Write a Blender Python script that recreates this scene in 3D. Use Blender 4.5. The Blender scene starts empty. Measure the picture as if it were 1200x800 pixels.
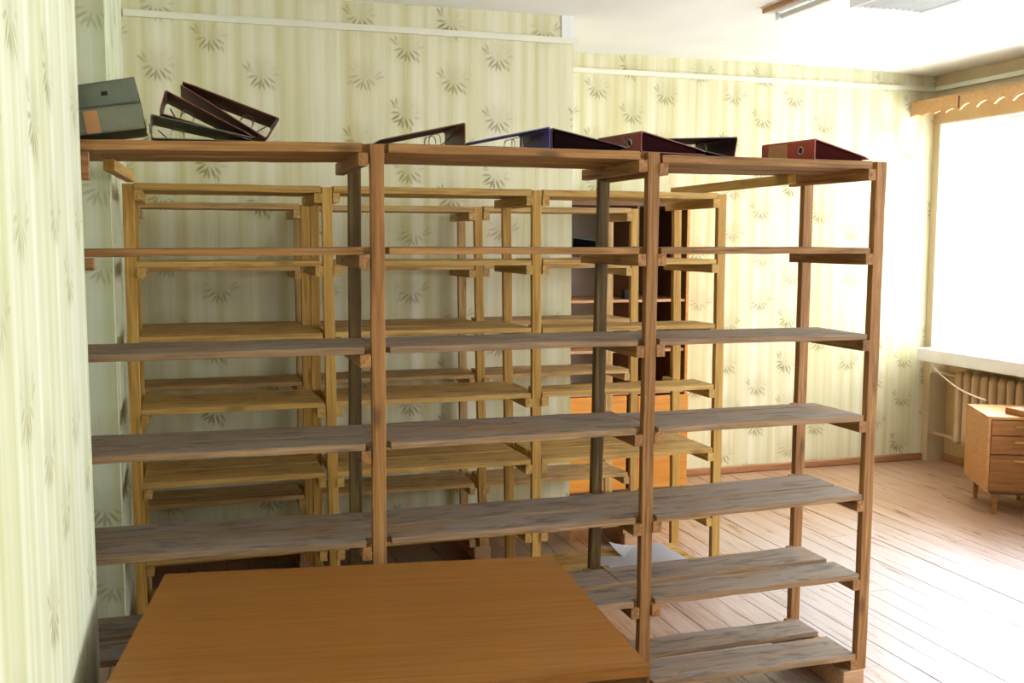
import bpy, bmesh, math, random
from mathutils import Vector, Matrix, Euler
random.seed(7)
H = 1.765                      # eye height
scene = bpy.context.scene
C = scene.collection

# ------------------------------------------------------------------ camera
F_PX, PITCH, ROLL, YAW = 1211.3, 0.0987865, 0.0027251, 0.3062242
def cam_dir(u, w, v):
    c, s = math.cos(ROLL), math.sin(ROLL); u, v = c*u - s*v, s*u + c*v
    cp, sp = math.cos(PITCH), math.sin(PITCH)
    x, y, z = u, w*cp + v*sp, -w*sp + v*cp
    cy, sy = math.cos(YAW), math.sin(YAW)
    return Vector((x*cy + y*sy, -x*sy + y*cy, z))
cam_data = bpy.data.cameras.new('camera'); cam = bpy.data.objects.new('camera', cam_data); C.objects.link(cam)
cam_data.sensor_width = 36.0; cam_data.lens = 36.0*F_PX/1200.0; cam_data.clip_start = 0.05
R_, U_, B_ = cam_dir(1, 0, 0), cam_dir(0, 0, 1), -cam_dir(0, 1, 0)
cam.matrix_world = Matrix(((R_.x, U_.x, B_.x, 0), (R_.y, U_.y, B_.y, 0), (R_.z, U_.z, B_.z, H), (0, 0, 0, 1)))
scene.camera = cam

# ------------------------------------------------------------------ world, daylight, exposure
world = bpy.data.worlds.new('world'); scene.world = world; world.use_nodes = True
bg = world.node_tree.nodes['Background']; bg.inputs[0].default_value = (0.93, 0.97, 1.0, 1); bg.inputs[1].default_value = 6.0
def area(name, loc, rot, sx, sy, power, col=(1, 1, 1)):
    l = bpy.data.lights.new(name, 'AREA'); l.shape = 'RECTANGLE'; l.size = sx; l.size_y = sy; l.energy = power; l.color = col
    o = bpy.data.objects.new(name, l); C.objects.link(o); o.location = loc; o.rotation_euler = rot; return o
# daylight through the three windows of the right-hand wall (each lamp stands in its opening, facing the room)
area('daylight_near', (5.98, -0.9, 1.80), (0, math.pi/2, 0), 1.72, 2.4, 170, (0.87, 0.945, 1.0))
area('daylight_middle', (5.98, 2.55, 1.80), (0, math.pi/2, 0), 1.72, 2.6, 260, (0.87, 0.945, 1.0))
area('daylight_far', (5.98, 5.75, 1.80), (0, math.pi/2, 0), 1.72, 2.1, 420, (0.87, 0.945, 1.0))
scene.view_settings.view_transform = 'Standard'; scene.view_settings.look = 'None'
scene.view_settings.exposure = -0.55; scene.view_settings.gamma = 1.0; scene.view_settings.use_curve_mapping = False

# ------------------------------------------------------------------ material helpers
def lin(r, g, b):
    f = lambda c: (c/255/12.92) if c/255 <= 0.04045 else ((c/255+0.055)/1.055)**2.4
    return (f(r), f(g), f(b), 1)
class NT:
    def __init__(s, name):
        s.m = bpy.data.materials.new(name); s.m.use_nodes = True; s.t = s.m.node_tree; s.b = s.t.nodes['Principled BSDF']
        s.out = s.t.nodes['Material Output']
    def n(s, kind, **kw):
        nd = s.t.nodes.new(kind)
        for k, v in kw.items(): setattr(nd, k, v)
        return nd
    def l(s, a, b): s.t.links.new(a, b)
    def math(s, op, a, b=None, c=None, clamp=False):
        nd = s.n('ShaderNodeMath', operation=op); nd.use_clamp = clamp
        for i, x in enumerate((a, b, c)):
            if x is None: continue
            if isinstance(x, (int, float)): nd.inputs[i].default_value = x
            else: s.l(x, nd.inputs[i])
        return nd.outputs[0]
    def mix(s, fac, a, b, mode='MIX'):
        nd = s.n('ShaderNodeMix', data_type='RGBA', blend_type=mode)
        for i, x in ((0, fac), (6, a), (7, b)):
            if isinstance(x, (int, float)): nd.inputs[i].default_value = x
            elif isinstance(x, tuple): nd.inputs[i].default_value = x
            else: s.l(x, nd.inputs[i])
        return nd.outputs[2]
    def ramp(s, fac, stops):
        nd = s.n('ShaderNodeValToRGB'); e = nd.color_ramp.elements
        while len(e) < len(stops): e.new(0.5)
        for i, (p, c) in enumerate(stops):
            e[i].position = p; e[i].color = c if isinstance(c, tuple) else (c, c, c, 1)
        s.l(fac, nd.inputs[0]); return nd.outputs[0]
    def noise(s, vec, scale, detail=4, rough=0.55, dist=0.0, dims='3D'):
        nd = s.n('ShaderNodeTexNoise', noise_dimensions=dims); nd.inputs['Scale'].default_value = scale
        nd.inputs['Detail'].default_value = detail; nd.inputs['Roughness'].default_value = rough; nd.inputs['Distortion'].default_value = dist
        s.l(vec, nd.inputs['Vector']); return nd.outputs['Fac']
    def bump(s, h, strength=0.3, dist=0.01):
        nd = s.n('ShaderNodeBump'); nd.inputs['Strength'].default_value = strength; nd.inputs['Distance'].default_value = dist
        s.l(h, nd.inputs['Height']); s.l(nd.outputs[0], s.b.inputs['Normal'])
    def done(s, col=None, rough=0.5, metal=0.0, spec=None):
        if col is not None:
            if isinstance(col, tuple): s.b.inputs['Base Color'].default_value = col
            else: s.l(col, s.b.inputs['Base Color'])
        if isinstance(rough, (int, float)): s.b.inputs['Roughness'].default_value = rough
        else: s.l(rough, s.b.inputs['Roughness'])
        s.b.inputs['Metallic'].default_value = metal
        if spec is not None: s.b.inputs['Specular IOR Level'].default_value = spec
        return s.m
def plain(name, c, rough=0.5, metal=0.0, var=0.12, scale=6.0, spec=None):
    t = NT(name); co = t.n('ShaderNodeTexCoord').outputs['Object']
    f = t.noise(co, scale, 5); d = tuple(x*(1-var*1.6) for x in c[:3])+(1,); b = tuple(min(1, x*(1+var)) for x in c[:3])+(1,)
    col = t.ramp(f, [(0.3, d), (0.7, b)]); t.bump(f, 0.05, 0.005); return t.done(col, rough, metal, spec)
def wood(name, dark, mid, light, weather=0.0, wcol=(0.3, 0.3, 0.29, 1), rough=0.62, grain=1.0, knots=True, fine=1.0, hue=0.35, spec=0.35):
    """wood with its grain along the object's own x axis"""
    t = NT(name); tc = t.n('ShaderNodeTexCoord'); oi = t.n('ShaderNodeObjectInfo')
    off = t.n('ShaderNodeVectorMath', operation='SCALE'); cmb = t.n('ShaderNodeCombineXYZ')
    for i, k in enumerate((17.3, 9.1, 23.7)): t.l(t.math('MULTIPLY', oi.outputs['Random'], k), cmb.inputs[i])
    add = t.n('ShaderNodeVectorMath', operation='ADD'); t.l(tc.outputs['Object'], add.inputs[0]); t.l(cmb.outputs[0], add.inputs[1])
    mp = t.n('ShaderNodeMapping'); mp.inputs['Scale'].default_value = (1.1*fine, 26*fine, 26*fine); t.l(add.outputs[0], mp.inputs[0])
    g = t.noise(mp.outputs[0], 1.5, 6, 0.62, 1.6)
    mp2 = t.n('ShaderNodeMapping'); mp2.inputs['Scale'].default_value = (3*fine, 120*fine, 120*fine); t.l(add.outputs[0], mp2.inputs[0])
    g2 = t.noise(mp2.outputs[0], 1.0, 3, 0.6, 0.4)
    f = t.math('ADD', t.math('MULTIPLY', g, 0.75), t.math('MULTIPLY', g2, 0.25))
    col = t.ramp(f, [(0.34, dark), (0.5, mid), (0.66, light)])
    # each board has its own tone
    tone = t.math('ADD', t.math('MULTIPLY', oi.outputs['Random'], hue), 1.0-hue*0.55)
    v = t.n('ShaderNodeVectorMath', operation='SCALE'); t.l(col, v.inputs[0]); t.l(tone, v.inputs['Scale']); col = v.outputs[0]
    if knots:
        mp3 = t.n('ShaderNodeMapping'); mp3.inputs['Scale'].default_value = (3.0, 9, 9); t.l(add.outputs[0], mp3.inputs[0])
        vo = t.n('ShaderNodeTexVoronoi'); vo.inputs['Scale'].default_value = 1.0; t.l(mp3.outputs[0], vo.inputs['Vector'])
        k = t.ramp(vo.outputs['Distance'], [(0.06, 1.0), (0.16, 0.0)])
        col = t.mix(t.math('MULTIPLY', k, 0.6), col, tuple(x*0.45 for x in dark[:3])+(1,))
    if weather > 0:
        mp4 = t.n('ShaderNodeMapping'); mp4.inputs['Scale'].default_value = (2.2, 7, 7); t.l(add.outputs[0], mp4.inputs[0])
        w = t.noise(mp4.outputs[0], 1.2, 6, 0.65, 0.8)
        wf = t.ramp(w, [(0.5-0.22*weather, 0.0), (0.72-0.22*weather, min(1, weather))])
        # grime and grey weathering settled on the boards' upper faces
        ge = t.n('ShaderNodeNewGeometry'); sx = t.n('ShaderNodeSeparateXYZ'); t.l(ge.outputs['Normal'], sx.inputs[0])
        up = t.math('MAXIMUM', sx.outputs[2], 0.0)
        wf2 = t.math('MULTIPLY', wf, t.math('ADD', t.math('MULTIPLY', up, 0.75), 0.25))
        wc = t.mix(g, tuple(x*0.62 for x in wcol[:3])+(1,), tuple(min(1, x*1.35) for x in wcol[:3])+(1,))
        col = t.mix(wf2, col, wc)
        d = t.noise(mp4.outputs[0], 3.1, 5, 0.6, 0.5); df = t.ramp(d, [(0.52, 0.0), (0.66, 0.75)])
        col = t.mix(t.math('MULTIPLY', df, up), col, tuple(x*0.33 for x in wcol[:3])+(1,))
    t.bump(f, 0.35*grain, 0.004)
    return t.done(col, rough, 0, spec)

M = {}
M['post_old'] = wood('old_post_wood', lin(104, 68, 34), lin(152, 106, 60), lin(182, 140, 86), 0.0, hue=0.2)
M['post_dark'] = wood('stained_post_wood', lin(62, 46, 26), lin(106, 82, 46), lin(146, 118, 70), 0.4, lin(62, 56, 38), hue=0.2)
M['plank_grey'] = wood('weathered_plank_wood', lin(104, 78, 50), lin(152, 118, 80), lin(184, 150, 110), 0.85, lin(146, 134, 128), hue=0.2)
M['plank_brown'] = wood('brown_plank_wood', lin(112, 76, 40), lin(156, 112, 64), lin(184, 140, 88), 0.2, lin(138, 128, 104), hue=0.15)
M['cleat'] = wood('cleat_wood', lin(110, 72, 40), lin(160, 114, 70), lin(188, 142, 94), 0.0, hue=0.3)
M['ochre'] = wood('ochre_rack_wood', lin(150, 110, 48), lin(192, 152, 82), lin(212, 176, 108), 0.25, lin(196, 172, 130), hue=0.18)
M['ochre_post'] = wood('ochre_post_wood', lin(150, 108, 44), lin(190, 146, 72), lin(208, 170, 96), 0.0, hue=0.12)
M['ochre_far'] = wood('pale_rack_wood', lin(146, 108, 58), lin(190, 152, 96), lin(210, 178, 126), 0.2, lin(190, 170, 140), hue=0.15)
M['floor'] = None

def wallpaper(name, base_a, base_b, leaf, leaf_amt=0.75, spread=0.3):
    t = NT(name); tc = t.n('ShaderNodeTexCoord').outputs['Object']
    sx = t.n('ShaderNodeSeparateXYZ'); t.l(tc, sx.inputs[0])
    u = t.math('ADD', sx.outputs[0], sx.outputs[1]); v = sx.outputs[2]
    # vertical stripes
    cu = t.n('ShaderNodeCombineXYZ'); t.l(u, cu.inputs[0]); t.l(t.math('MULTIPLY', v, 0.02), cu.inputs[1])
    s1 = t.noise(cu.outputs[0], 14, 1, 0.5); s2 = t.noise(cu.outputs[0], 95, 3, 0.7)
    st = t.math('ADD', t.math('MULTIPLY', s1, 0.72), t.math('MULTIPLY', s2, 0.28))
    col = t.ramp(st, [(0.32, base_a), (0.66, base_b)])
    # sprigs: half-drop grid of cells, each mirrored or shifted by its own number
    CW, CH = 0.265, 0.33
    cx = t.math('DIVIDE', u, CW); ix = t.math('FLOOR', cx); odd = t.math('MULTIPLY', t.math('MODULO', t.math('ABSOLUTE', ix), 2), 0.5)
    cy = t.math('ADD', t.math('DIVIDE', v, CH), odd); iy = t.math('FLOOR', cy)
    wn = t.n('ShaderNodeTexWhiteNoise', noise_dimensions='2D'); ci = t.n('ShaderNodeCombineXYZ')
    # the drop repeats every 5 cells across and 7 up like a printed roll
    t.l(t.math('FLOORED_MODULO', ix, 5), ci.inputs[0]); t.l(t.math('FLOORED_MODULO', iy, 7), ci.inputs[1]); t.l(ci.outputs[0], wn.inputs['Vector'])
    rnd = wn.outputs['Value']; rc = t.n('ShaderNodeSeparateColor'); t.l(wn.outputs['Color'], rc.inputs[0])
    lx = t.math('MULTIPLY', t.math('SUBTRACT', t.math('FRACT', cx), 0.5), CW)
    ly = t.math('MULTIPLY', t.math('SUBTRACT', t.math('FRACT', cy), 0.5), CH)
    lx = t.math('ADD', lx, t.math('MULTIPLY', t.math('SUBTRACT', rc.outputs[0], 0.5), 0.05))
    ly = t.math('ADD', ly, t.math('MULTIPLY', t.math('SUBTRACT', rc.outputs[1], 0.5), 0.05))
    sgn = t.math('SUBTRACT', t.math('MULTIPLY', t.math('GREATER_THAN', rnd, 0.5), 2.0), 1.0)
    lx = t.math('MULTIPLY', lx, sgn)
    P0 = t.n('ShaderNodeCombineXYZ'); t.l(lx, P0.inputs[0]); t.l(ly, P0.inputs[1])
    P = t.n('ShaderNodeVectorRotate', rotation_type='Z_AXIS'); t.l(P0.outputs[0], P.inputs['Vector']); t.l(t.math('MULTIPLY', t.math('SUBTRACT', rnd, 0.5), 0.9), P.inputs['Angle'])
    leaves = [(-0.050, -0.018, 205, 0.022, .8), (-0.036, -0.040, 238, 0.026, 1), (-0.018, -0.052, 226, 0.024, .9), (-0.002, -0.050, 268, 0.026, 1),
              (0.014, -0.056, 296, 0.022, .9), (0.034, -0.042, 312, 0.026, 1), (0.054, -0.022, 330, 0.022, .8), (-0.084, 0.024, 150, 0.020, .8), (-0.070, 0.040, 120, 0.020, .7),
              (-0.066, 0.010, 188, 0.018, .6), (0.072, 0.012, 14, 0.018, .5), (0.060, 0.040, 50, 0.022, .35), (-0.030, 0.058, 110, 0.024, .3), (0.022, 0.062, 72, 0.022, .3),
              (0.066, -0.058, 302, 0.018, .7)]
    acc = None
    for (x, y, a, L, amt) in leaves:
        mp = t.n('ShaderNodeMapping', vector_type='TEXTURE')
        mp.inputs['Location'].default_value = (x, y, 0); mp.inputs['Rotation'].default_value = (0, 0, math.radians(a)); mp.inputs['Scale'].default_value = (L, 0.0062, 1)
        t.l(P.outputs[0], mp.inputs[0]); ln = t.n('ShaderNodeVectorMath', operation='LENGTH'); t.l(mp.outputs[0], ln.inputs[0])
        k = t.math('MULTIPLY', t.math('SUBTRACT', 1.5, ln.outputs['Value'], clamp=True), amt*1.2, clamp=True)
        k = t.math('MULTIPLY', k, amt) if amt < 1 else k
        acc = k if acc is None else t.math('MAXIMUM', acc, k)
    pres = t.math('MULTIPLY', t.math('GREATER_THAN', rc.outputs[2], spread), 1.0)
    strength = t.math('ADD', t.math('MULTIPLY', rnd, 0.5), 0.5)
    lf = t.math('MULTIPLY', t.math('MULTIPLY', t.math('MULTIPLY', acc, pres), strength), leaf_amt, clamp=True)
    # soft wash behind the sprigs
    rad = t.n('ShaderNodeVectorMath', operation='LENGTH'); t.l(P.outputs[0], rad.inputs[0])
    wash = t.math('MULTIPLY', t.math('MULTIPLY', t.math('SUBTRACT', 1.0, t.math('MULTIPLY', rad.outputs['Value'], 8.0), clamp=True), pres), 0.3)
    col = t.mix(wash, col, tuple(0.6*a+0.4*b for a, b in zip(leaf, base_a)))
    col = t.mix(lf, col, leaf)
    t.bump(s2, 0.08, 0.003)
    return t.done(col, 0.62, 0, 0.25)
M['paper_yellow'] = wallpaper('leaf_wallpaper', lin(210, 202, 150), lin(238, 235, 214), lin(126, 114, 42), 0.75)
M['paper_left_dimmed'] = wallpaper('leaf_wallpaper_dimmed', lin(202, 204, 156), lin(228, 232, 212), lin(134, 128, 58), 0.7)  # same paper, its colours darkened to stand for dimmer light on the left wall
M['plaster'] = plain('white_plaster', lin(236, 236, 236), 0.8, var=0.04, scale=3)
M['ceiling'] = plain('ceiling_whitewash', lin(246, 246, 246), 0.85, var=0.025, scale=2.2)
M['lintel'] = plain('cream_wall_paint', lin(204, 186, 150), 0.7, var=0.05, scale=4)
M['white_paint'] = plain('white_gloss_paint', lin(240, 242, 244), 0.35, var=0.03)
M['conduit'] = plain('white_conduit_plastic', lin(236, 234, 216), 0.4, var=0.03)
M['niche'] = plain('niche_paint', lin(196, 172, 124), 0.7, var=0.08, scale=5)
M['radiator'] = plain('radiator_enamel', lin(206, 176, 138), 0.4, var=0.05)
M['veneer'] = wood('desk_veneer', lin(128, 82, 36), lin(144, 94, 42), lin(156, 104, 50), 0, rough=0.34, grain=0.12, knots=False, fine=0.9, hue=0.0, spec=0.4)
M['veneer_shaded'] = wood('desk_shaded_wood', lin(66, 40, 12), lin(84, 54, 18), lin(98, 66, 24), 0, rough=0.45, grain=0.2, knots=False, hue=0.1)  # darker than the top: shade on the desk front is put into the colour
M['pedestal'] = wood('pedestal_veneer', lin(168, 116, 62), lin(190, 138, 80), lin(204, 154, 96), 0, rough=0.4, grain=0.12, knots=False, fine=0.8, hue=0.1)
M['pedestal_dark'] = wood('pedestal_drawer_veneer', lin(132, 84, 38), lin(152, 100, 50), lin(168, 116, 64), 0, rough=0.4, grain=0.12, knots=False, fine=0.8, hue=0.1)
M['cab_dark'] = wood('wardrobe_dark_panel', lin(84, 54, 30), lin(108, 72, 42), lin(124, 86, 52), 0, rough=0.5, grain=0.2, knots=False, hue=0.1)
M['cab_orange'] = wood('wardrobe_orange_veneer', lin(196, 124, 44), lin(214, 142, 56), lin(224, 156, 70), 0, rough=0.4, grain=0.1, knots=False, fine=0.8, hue=0.06)
M['cab_shelf'] = wood('wardrobe_shelf', lin(176, 126, 86), lin(196, 148, 108), lin(208, 162, 124), 0, rough=0.5, grain=0.1, knots=False, hue=0.06)
M['cab_back'] = plain('wardrobe_grey_back', lin(186, 176, 176), 0.7, var=0.06, scale=3)
M['black'] = plain('black_hollow', (0.012, 0.012, 0.012, 1), 0.8, var=0.2)
M['steel'] = plain('nickel_steel', (0.62, 0.6, 0.56, 1), 0.28, 1.0, var=0.05)
M['paper'] = plain('white_paper', lin(236, 236, 244), 0.7, var=0.03)
M['pink'] = plain('pink_chalk_mark', lin(226, 160, 140), 0.7, var=0.1, scale=60)
M['block'] = wood('pale_block_wood', lin(166, 122, 88), lin(196, 152, 116), lin(212, 172, 138), 0.1, lin(200, 180, 160), hue=0.15)
M['cornice'] = wood('cornice_wood', lin(178, 132, 84), lin(200, 156, 104), lin(212, 172, 122), 0, rough=0.5, grain=0.1, knots=False, hue=0.05)
M['baseboard'] = wood('baseboard_wood', lin(140, 92, 56), lin(168, 118, 78), lin(184, 136, 96), 0, rough=0.45, knots=False, hue=0.1)
M['cable'] = plain('white_cable_plastic', lin(226, 214, 196), 0.5, var=0.03)
def floor_mat():
    t = NT('worn_painted_floorboards'); tc = t.n('ShaderNodeTexCoord'); oi = t.n('ShaderNodeObjectInfo'); ge = t.n('ShaderNodeNewGeometry')
    pos = ge.outputs['Position']
    mp = t.n('ShaderNodeMapping'); mp.inputs['Scale'].default_value = (14, 1.2, 1); t.l(pos, mp.inputs[0])
    g = t.noise(mp.outputs[0], 1.6, 6, 0.65, 0.8)
    big = t.noise(pos, 0.9, 5, 0.6, 0.3)
    tone = t.math('MULTIPLY', t.math('SUBTRACT', oi.outputs['Random'], 0.5), 0.10)
    f = t.math('ADD', t.math('ADD', t.math('MULTIPLY', g, 0.45), t.math('MULTIPLY', big, 0.55)), tone)
    col = t.ramp(f, [(0.32, lin(150, 112, 82)), (0.48, lin(178, 140, 112)), (0.66, lin(194, 164, 142))])
    # pale oval mid-room: window glare painted into the colour, mixed with rubbed-off paint
    sp = t.n('ShaderNodeSeparateXYZ'); t.l(pos, sp.inputs[0])
    dx = t.math('DIVIDE', t.math('SUBTRACT', sp.outputs[0], 3.5), 1.5); dy = t.math('DIVIDE', t.math('SUBTRACT', sp.outputs[1], 3.4), 2.2)
    d = t.math('SQRT', t.math('ADD', t.math('MULTIPLY', dx, dx), t.math('MULTIPLY', dy, dy)))
    w = t.math('ADD', t.math('SUBTRACT', 1.25, d), t.math('MULTIPLY', t.math('SUBTRACT', g, 0.5), 1.3))
    wf = t.ramp(w, [(0.1, 0.0), (0.75, 0.85)])
    col = t.mix(wf, col, lin(204, 196, 204))
    mp5 = t.n('ShaderNodeMapping'); mp5.inputs['Scale'].default_value = (40, 5, 1); t.l(pos, mp5.inputs[0])
    sc = t.ramp(t.noise(mp5.outputs[0], 1.0, 4, 0.6, 0.6), [(0.70, 0.0), (0.78, 0.45)])
    col = t.mix(sc, col, lin(96, 78, 72))
    t.bump(g, 0.12, 0.003)
    return t.done(col, t.ramp(g, [(0.3, 0.24), (0.7, 0.42)]), 0, 0.5)
M['floor'] = floor_mat()
def slat_mat():
    t = NT('blind_fabric'); d = t.n('ShaderNodeBsdfDiffuse'); tr = t.n('ShaderNodeBsdfTranslucent'); mx = t.n('ShaderNodeMixShader')
    d.inputs[0].default_value = lin(245, 244, 236); tr.inputs[0].default_value = lin(250, 250, 246); mx.inputs[0].default_value = 0.55
    t.l(d.outputs[0], mx.inputs[1]); t.l(tr.outputs[0], mx.inputs[2]); t.l(mx.outputs[0], t.out.inputs[0]); return t.m
M['slat'] = slat_mat()
def glass_mat():
    t = NT('window_glass'); tr = t.n('ShaderNodeBsdfTransparent'); gl = t.n('ShaderNodeBsdfGlossy'); gl.inputs['Roughness'].default_value = 0.03
    mx = t.n('ShaderNodeMixShader'); mx.inputs[0].default_value = 0.06
    t.l(tr.outputs[0], mx.inputs[1]); t.l(gl.outputs[0], mx.inputs[2]); t.l(mx.outputs[0], t.out.inputs[0]); return t.m
M['glass'] = glass_mat()
def binder_mat(name, c, rough=0.42, var=0.12):
    return plain(name, c, rough, 0, var, 14, 0.5)

# ------------------------------------------------------------------ mesh helpers
def link(name, bm, mat, parent=None, smooth=False, mw=None):
    me = bpy.data.meshes.new(name); bm.normal_update(); bm.to_mesh(me); bm.free()
    if smooth:
        for p in me.polygons: p.use_smooth = True
    o = bpy.data.objects.new(name, me); C.objects.link(o)
    for m in (mat if isinstance(mat, (list, tuple)) else [mat]): me.materials.append(m)
    if parent: o.parent = parent
    if mw is not None: o.matrix_local = mw
    return o
def add_box(bm, x0, x1, y0, y1, z0, z1, mi=0):
    vs = [bm.verts.new((x, y, z)) for x in (x0, x1) for y in (y0, y1) for z in (z0, z1)]
    fs = []
    for q in ((0, 1, 3, 2), (4, 6, 7, 5), (0, 4, 5, 1), (2, 3, 7, 6), (0, 2, 6, 4), (1, 5, 7, 3)):
        f = bm.faces.new([vs[i] for i in q]); f.material_index = mi; fs.append(f)
    return vs
def box(name, x0, x1, y0, y1, z0, z1, mat, parent=None, bevel=0.0):
    bm = bmesh.new(); add_box(bm, x0, x1, y0, y1, z0, z1)
    if bevel: bmesh.ops.bevel(bm, geom=bm.edges[:], offset=bevel, segments=1, affect='EDGES')
    return link(name, bm, mat, parent)
def add_tube(bm, pts, r, seg=8, closed=False):
    pts = [Vector(p) for p in pts]; rings = []; n = len(pts)
    for i, p in enumerate(pts):
        if closed: d = pts[(i+1) % n]-pts[i-1]
        else: d = pts[min(i+1, n-1)]-pts[max(i-1, 0)]
        d.normalize(); a = d.cross(Vector((0, 0, 1)))
        if a.length < 1e-3: a = d.cross(Vector((0, 1, 0)))
        a.normalize(); b = d.cross(a)
        rings.append([bm.verts.new(p+(a*math.cos(k*2*math.pi/seg)+b*math.sin(k*2*math.pi/seg))*r) for k in range(seg)])
    for i in range(n if closed else n-1):
        A, B = rings[i], rings[(i+1) % n]
        for k in range(seg): bm.faces.new((A[k], A[(k+1) % seg], B[(k+1) % seg], B[k]))
    if not closed: bm.faces.new(rings[0][::-1]); bm.faces.new(rings[-1])
def empty(name, loc, label, cat, group=None, rz=0):
    o = bpy.data.objects.new(name, None); o.empty_display_size = 0.1; C.objects.link(o); o.location = loc; o.rotation_euler = (0, 0, rz)
    o['label'] = label; o['category'] = cat
    if group: o['group'] = group
    return o
def tag(o, label, cat, group=None):
    o['label'] = label; o['category'] = cat
    if group: o['group'] = group
    return o
def struct(o): o['kind'] = 'structure'; return o
def board(name, p0, p1, w, t, mat, parent=None, up=(0, 0, 1), rough=0.0015, seg=8, bev=0.0015, notch=(0, 0), nd=0.035):
    """a sawn board from p0 to p1 (centre line); w across, t along `up`; its own x axis runs along the grain"""
    p0, p1 = Vector(p0), Vector(p1); L = (p1-p0).length; x = (p1-p0).normalized(); z = Vector(up); z = (z-x*z.dot(x)).normalized(); y = z.cross(x)
    bm = bmesh.new(); rings = []; ph = random.random()*6
    st = [(i/seg*L, False) for i in range(seg+1)]
    if notch[0]: st = [(0, True), (notch[0], True)]+[(max(q_[0], notch[0]), False) for q_ in st if q_[0] > notch[0]*0.999 or q_[0] == 0]
    if notch[1]: st = [(min(q_[0], L-notch[1]), q_[1]) for q_ in st if q_[0] < (L-notch[1])*1.0001 or q_[0] == L]+[(L-notch[1], True), (L, True)]
    for i, (s, cut) in enumerate(st):
        e = [random.uniform(-rough, rough) for _ in range(4)]
        bow = random.uniform(-0.2, 0.2)*rough
        w0, w1, t0, t1 = -w/2+e[0], w/2+e[1], -t/2+e[2]*.5+bow, t/2+e[3]*.5+bow; c = min(bev, t*.2)
        if cut: w0 = -w/2+nd
        pr = [(w0+c, t0), (w1-c, t0), (w1, t0+c), (w1, t1-c), (w1-c, t1), (w0+c, t1), (w0, t1-c), (w0, t0+c)]
        rings.append([bm.verts.new((s, a, b)) for a, b in pr])
    for i in range(len(rings)-1):
        A, B = rings[i], rings[i+1]
        for k in range(8): bm.faces.new((A[k], A[(k+1) % 8], B[(k+1) % 8], B[k]))
    bm.faces.new(rings[0][::-1]); bm.faces.new(rings[-1])
    bmesh.ops.remove_doubles(bm, verts=bm.verts[:], dist=0.00002)
    bmesh.ops.recalc_face_normals(bm, faces=bm.faces[:])
    mw = Matrix(((x.x, y.x, z.x, p0.x), (x.y, y.y, z.y, p0.y), (x.z, y.z, z.z, p0.z), (0, 0, 0, 1)))
    if parent: mw = parent.matrix_basis.inverted() @ mw if False else Matrix.Translation(-parent.location) @ mw
    return link(name, bm, mat, parent, mw=mw)

# ------------------------------------------------------------------ the room
XL, XR, YW, YBLK, XBLK, ZC = -0.275, 5.645, 6.87, 5.80, 2.205, H+1.294
Y0 = -2.6
# floor boards running away from the camera
fl = box('floor', -0.90, XR+0.168, Y0, YW+0.0, -0.10, -0.025, M['baseboard']); struct(fl)
meshes = {}
x = -0.72; bw = 0.1275
while x < XR-0.001:
    w = min(bw, XR-x); cuts = [Y0, Y0+random.uniform(1.0, 5.2), Y0+random.uniform(5.8, 7.8), YW]
    for a, b in zip(cuts[:-1], cuts[1:]):
        if b-a < 0.2: continue
        dz = random.uniform(-0.0015, 0.0015); bm = bmesh.new()
        add_box(bm, x+0.0010, x+w-0.0010, a+0.0006, b-0.001, -0.025, -0.0005+dz)
        bmesh.ops.bevel(bm, geom=[e for e in bm.edges if all(v.co.z > -0.01 for v in e.verts)], offset=0.0018, segments=1, affect='EDGES')
        o = link('floorboard', bm, M['floor'], fl)
    x += bw
for a, b in ((-2.1, 0.3), (1.2, 3.9), (4.55, 6.795)):
    bm = bmesh.new(); add_box(bm, XR+0.001, XR+0.163, a+0.001, b-0.001, -0.025, -0.0005); link('floorboard', bm, M['floor'], fl)
def wall(name, boxes, mat, kind='structure'):
    bm = bmesh.new()
    for b in boxes: add_box(bm, *b)
    o = link(name, bm, mat); o['kind'] = kind; return o
wall('wall_back', [(XBLK, XR, YW, YW+0.2, -0.099, ZC+0.1)], M['paper_yellow'])
wall('wall_chimney', [(XL, XBLK, YBLK, YW+0.2, -0.099, ZC+0.1)], M['paper_yellow'])
wall('wall_left', [(XL-0.62, XL, 4.44, YW+0.2, -0.099, ZC+0.1), (XL-0.62, XL-0.45, 3.22, 4.44, -0.099, ZC+0.1), (XL-0.62, XL, Y0, 3.22, -0.099, ZC+0.1)], M['paper_left_dimmed'])
wall('wall_front', [(XL-0.62, XR+0.3, Y0-0.15, Y0, -0.099, ZC+0.1)], M['paper_yellow'])
# window wall: piers, spandrels and lintels round three openings, radiator niche below the far one
ZS, ZT = H-0.86, H+0.905
win = [(-2.1, 0.3), (1.2, 3.9), (4.55, 6.795)]
W0, W1 = XR, XR+0.42
bx = [(W0, W1, Y0, win[0][0], -0.099, ZC+0.1), (W0, W1, win[0][1], win[1][0], -0.099, ZC+0.1), (W0, W1, win[1][1], win[2][0], -0.099, ZC+0.1), (W0, W1, win[2][1], YW+0.2, -0.099, ZC+0.1)]
for i, (a, b) in enumerate(win):
    bx.append((W0, W1, a, b, ZT, ZC+0.1)); bx.append((W0+0.17, W1, a, b, -0.099, ZS))
wall('wall_right', bx, M['lintel'])
wall('trim_4', [(W0+0.165, W0+0.17, win[2][0], win[2][1], 0.0, ZS)], M['niche'])
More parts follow.
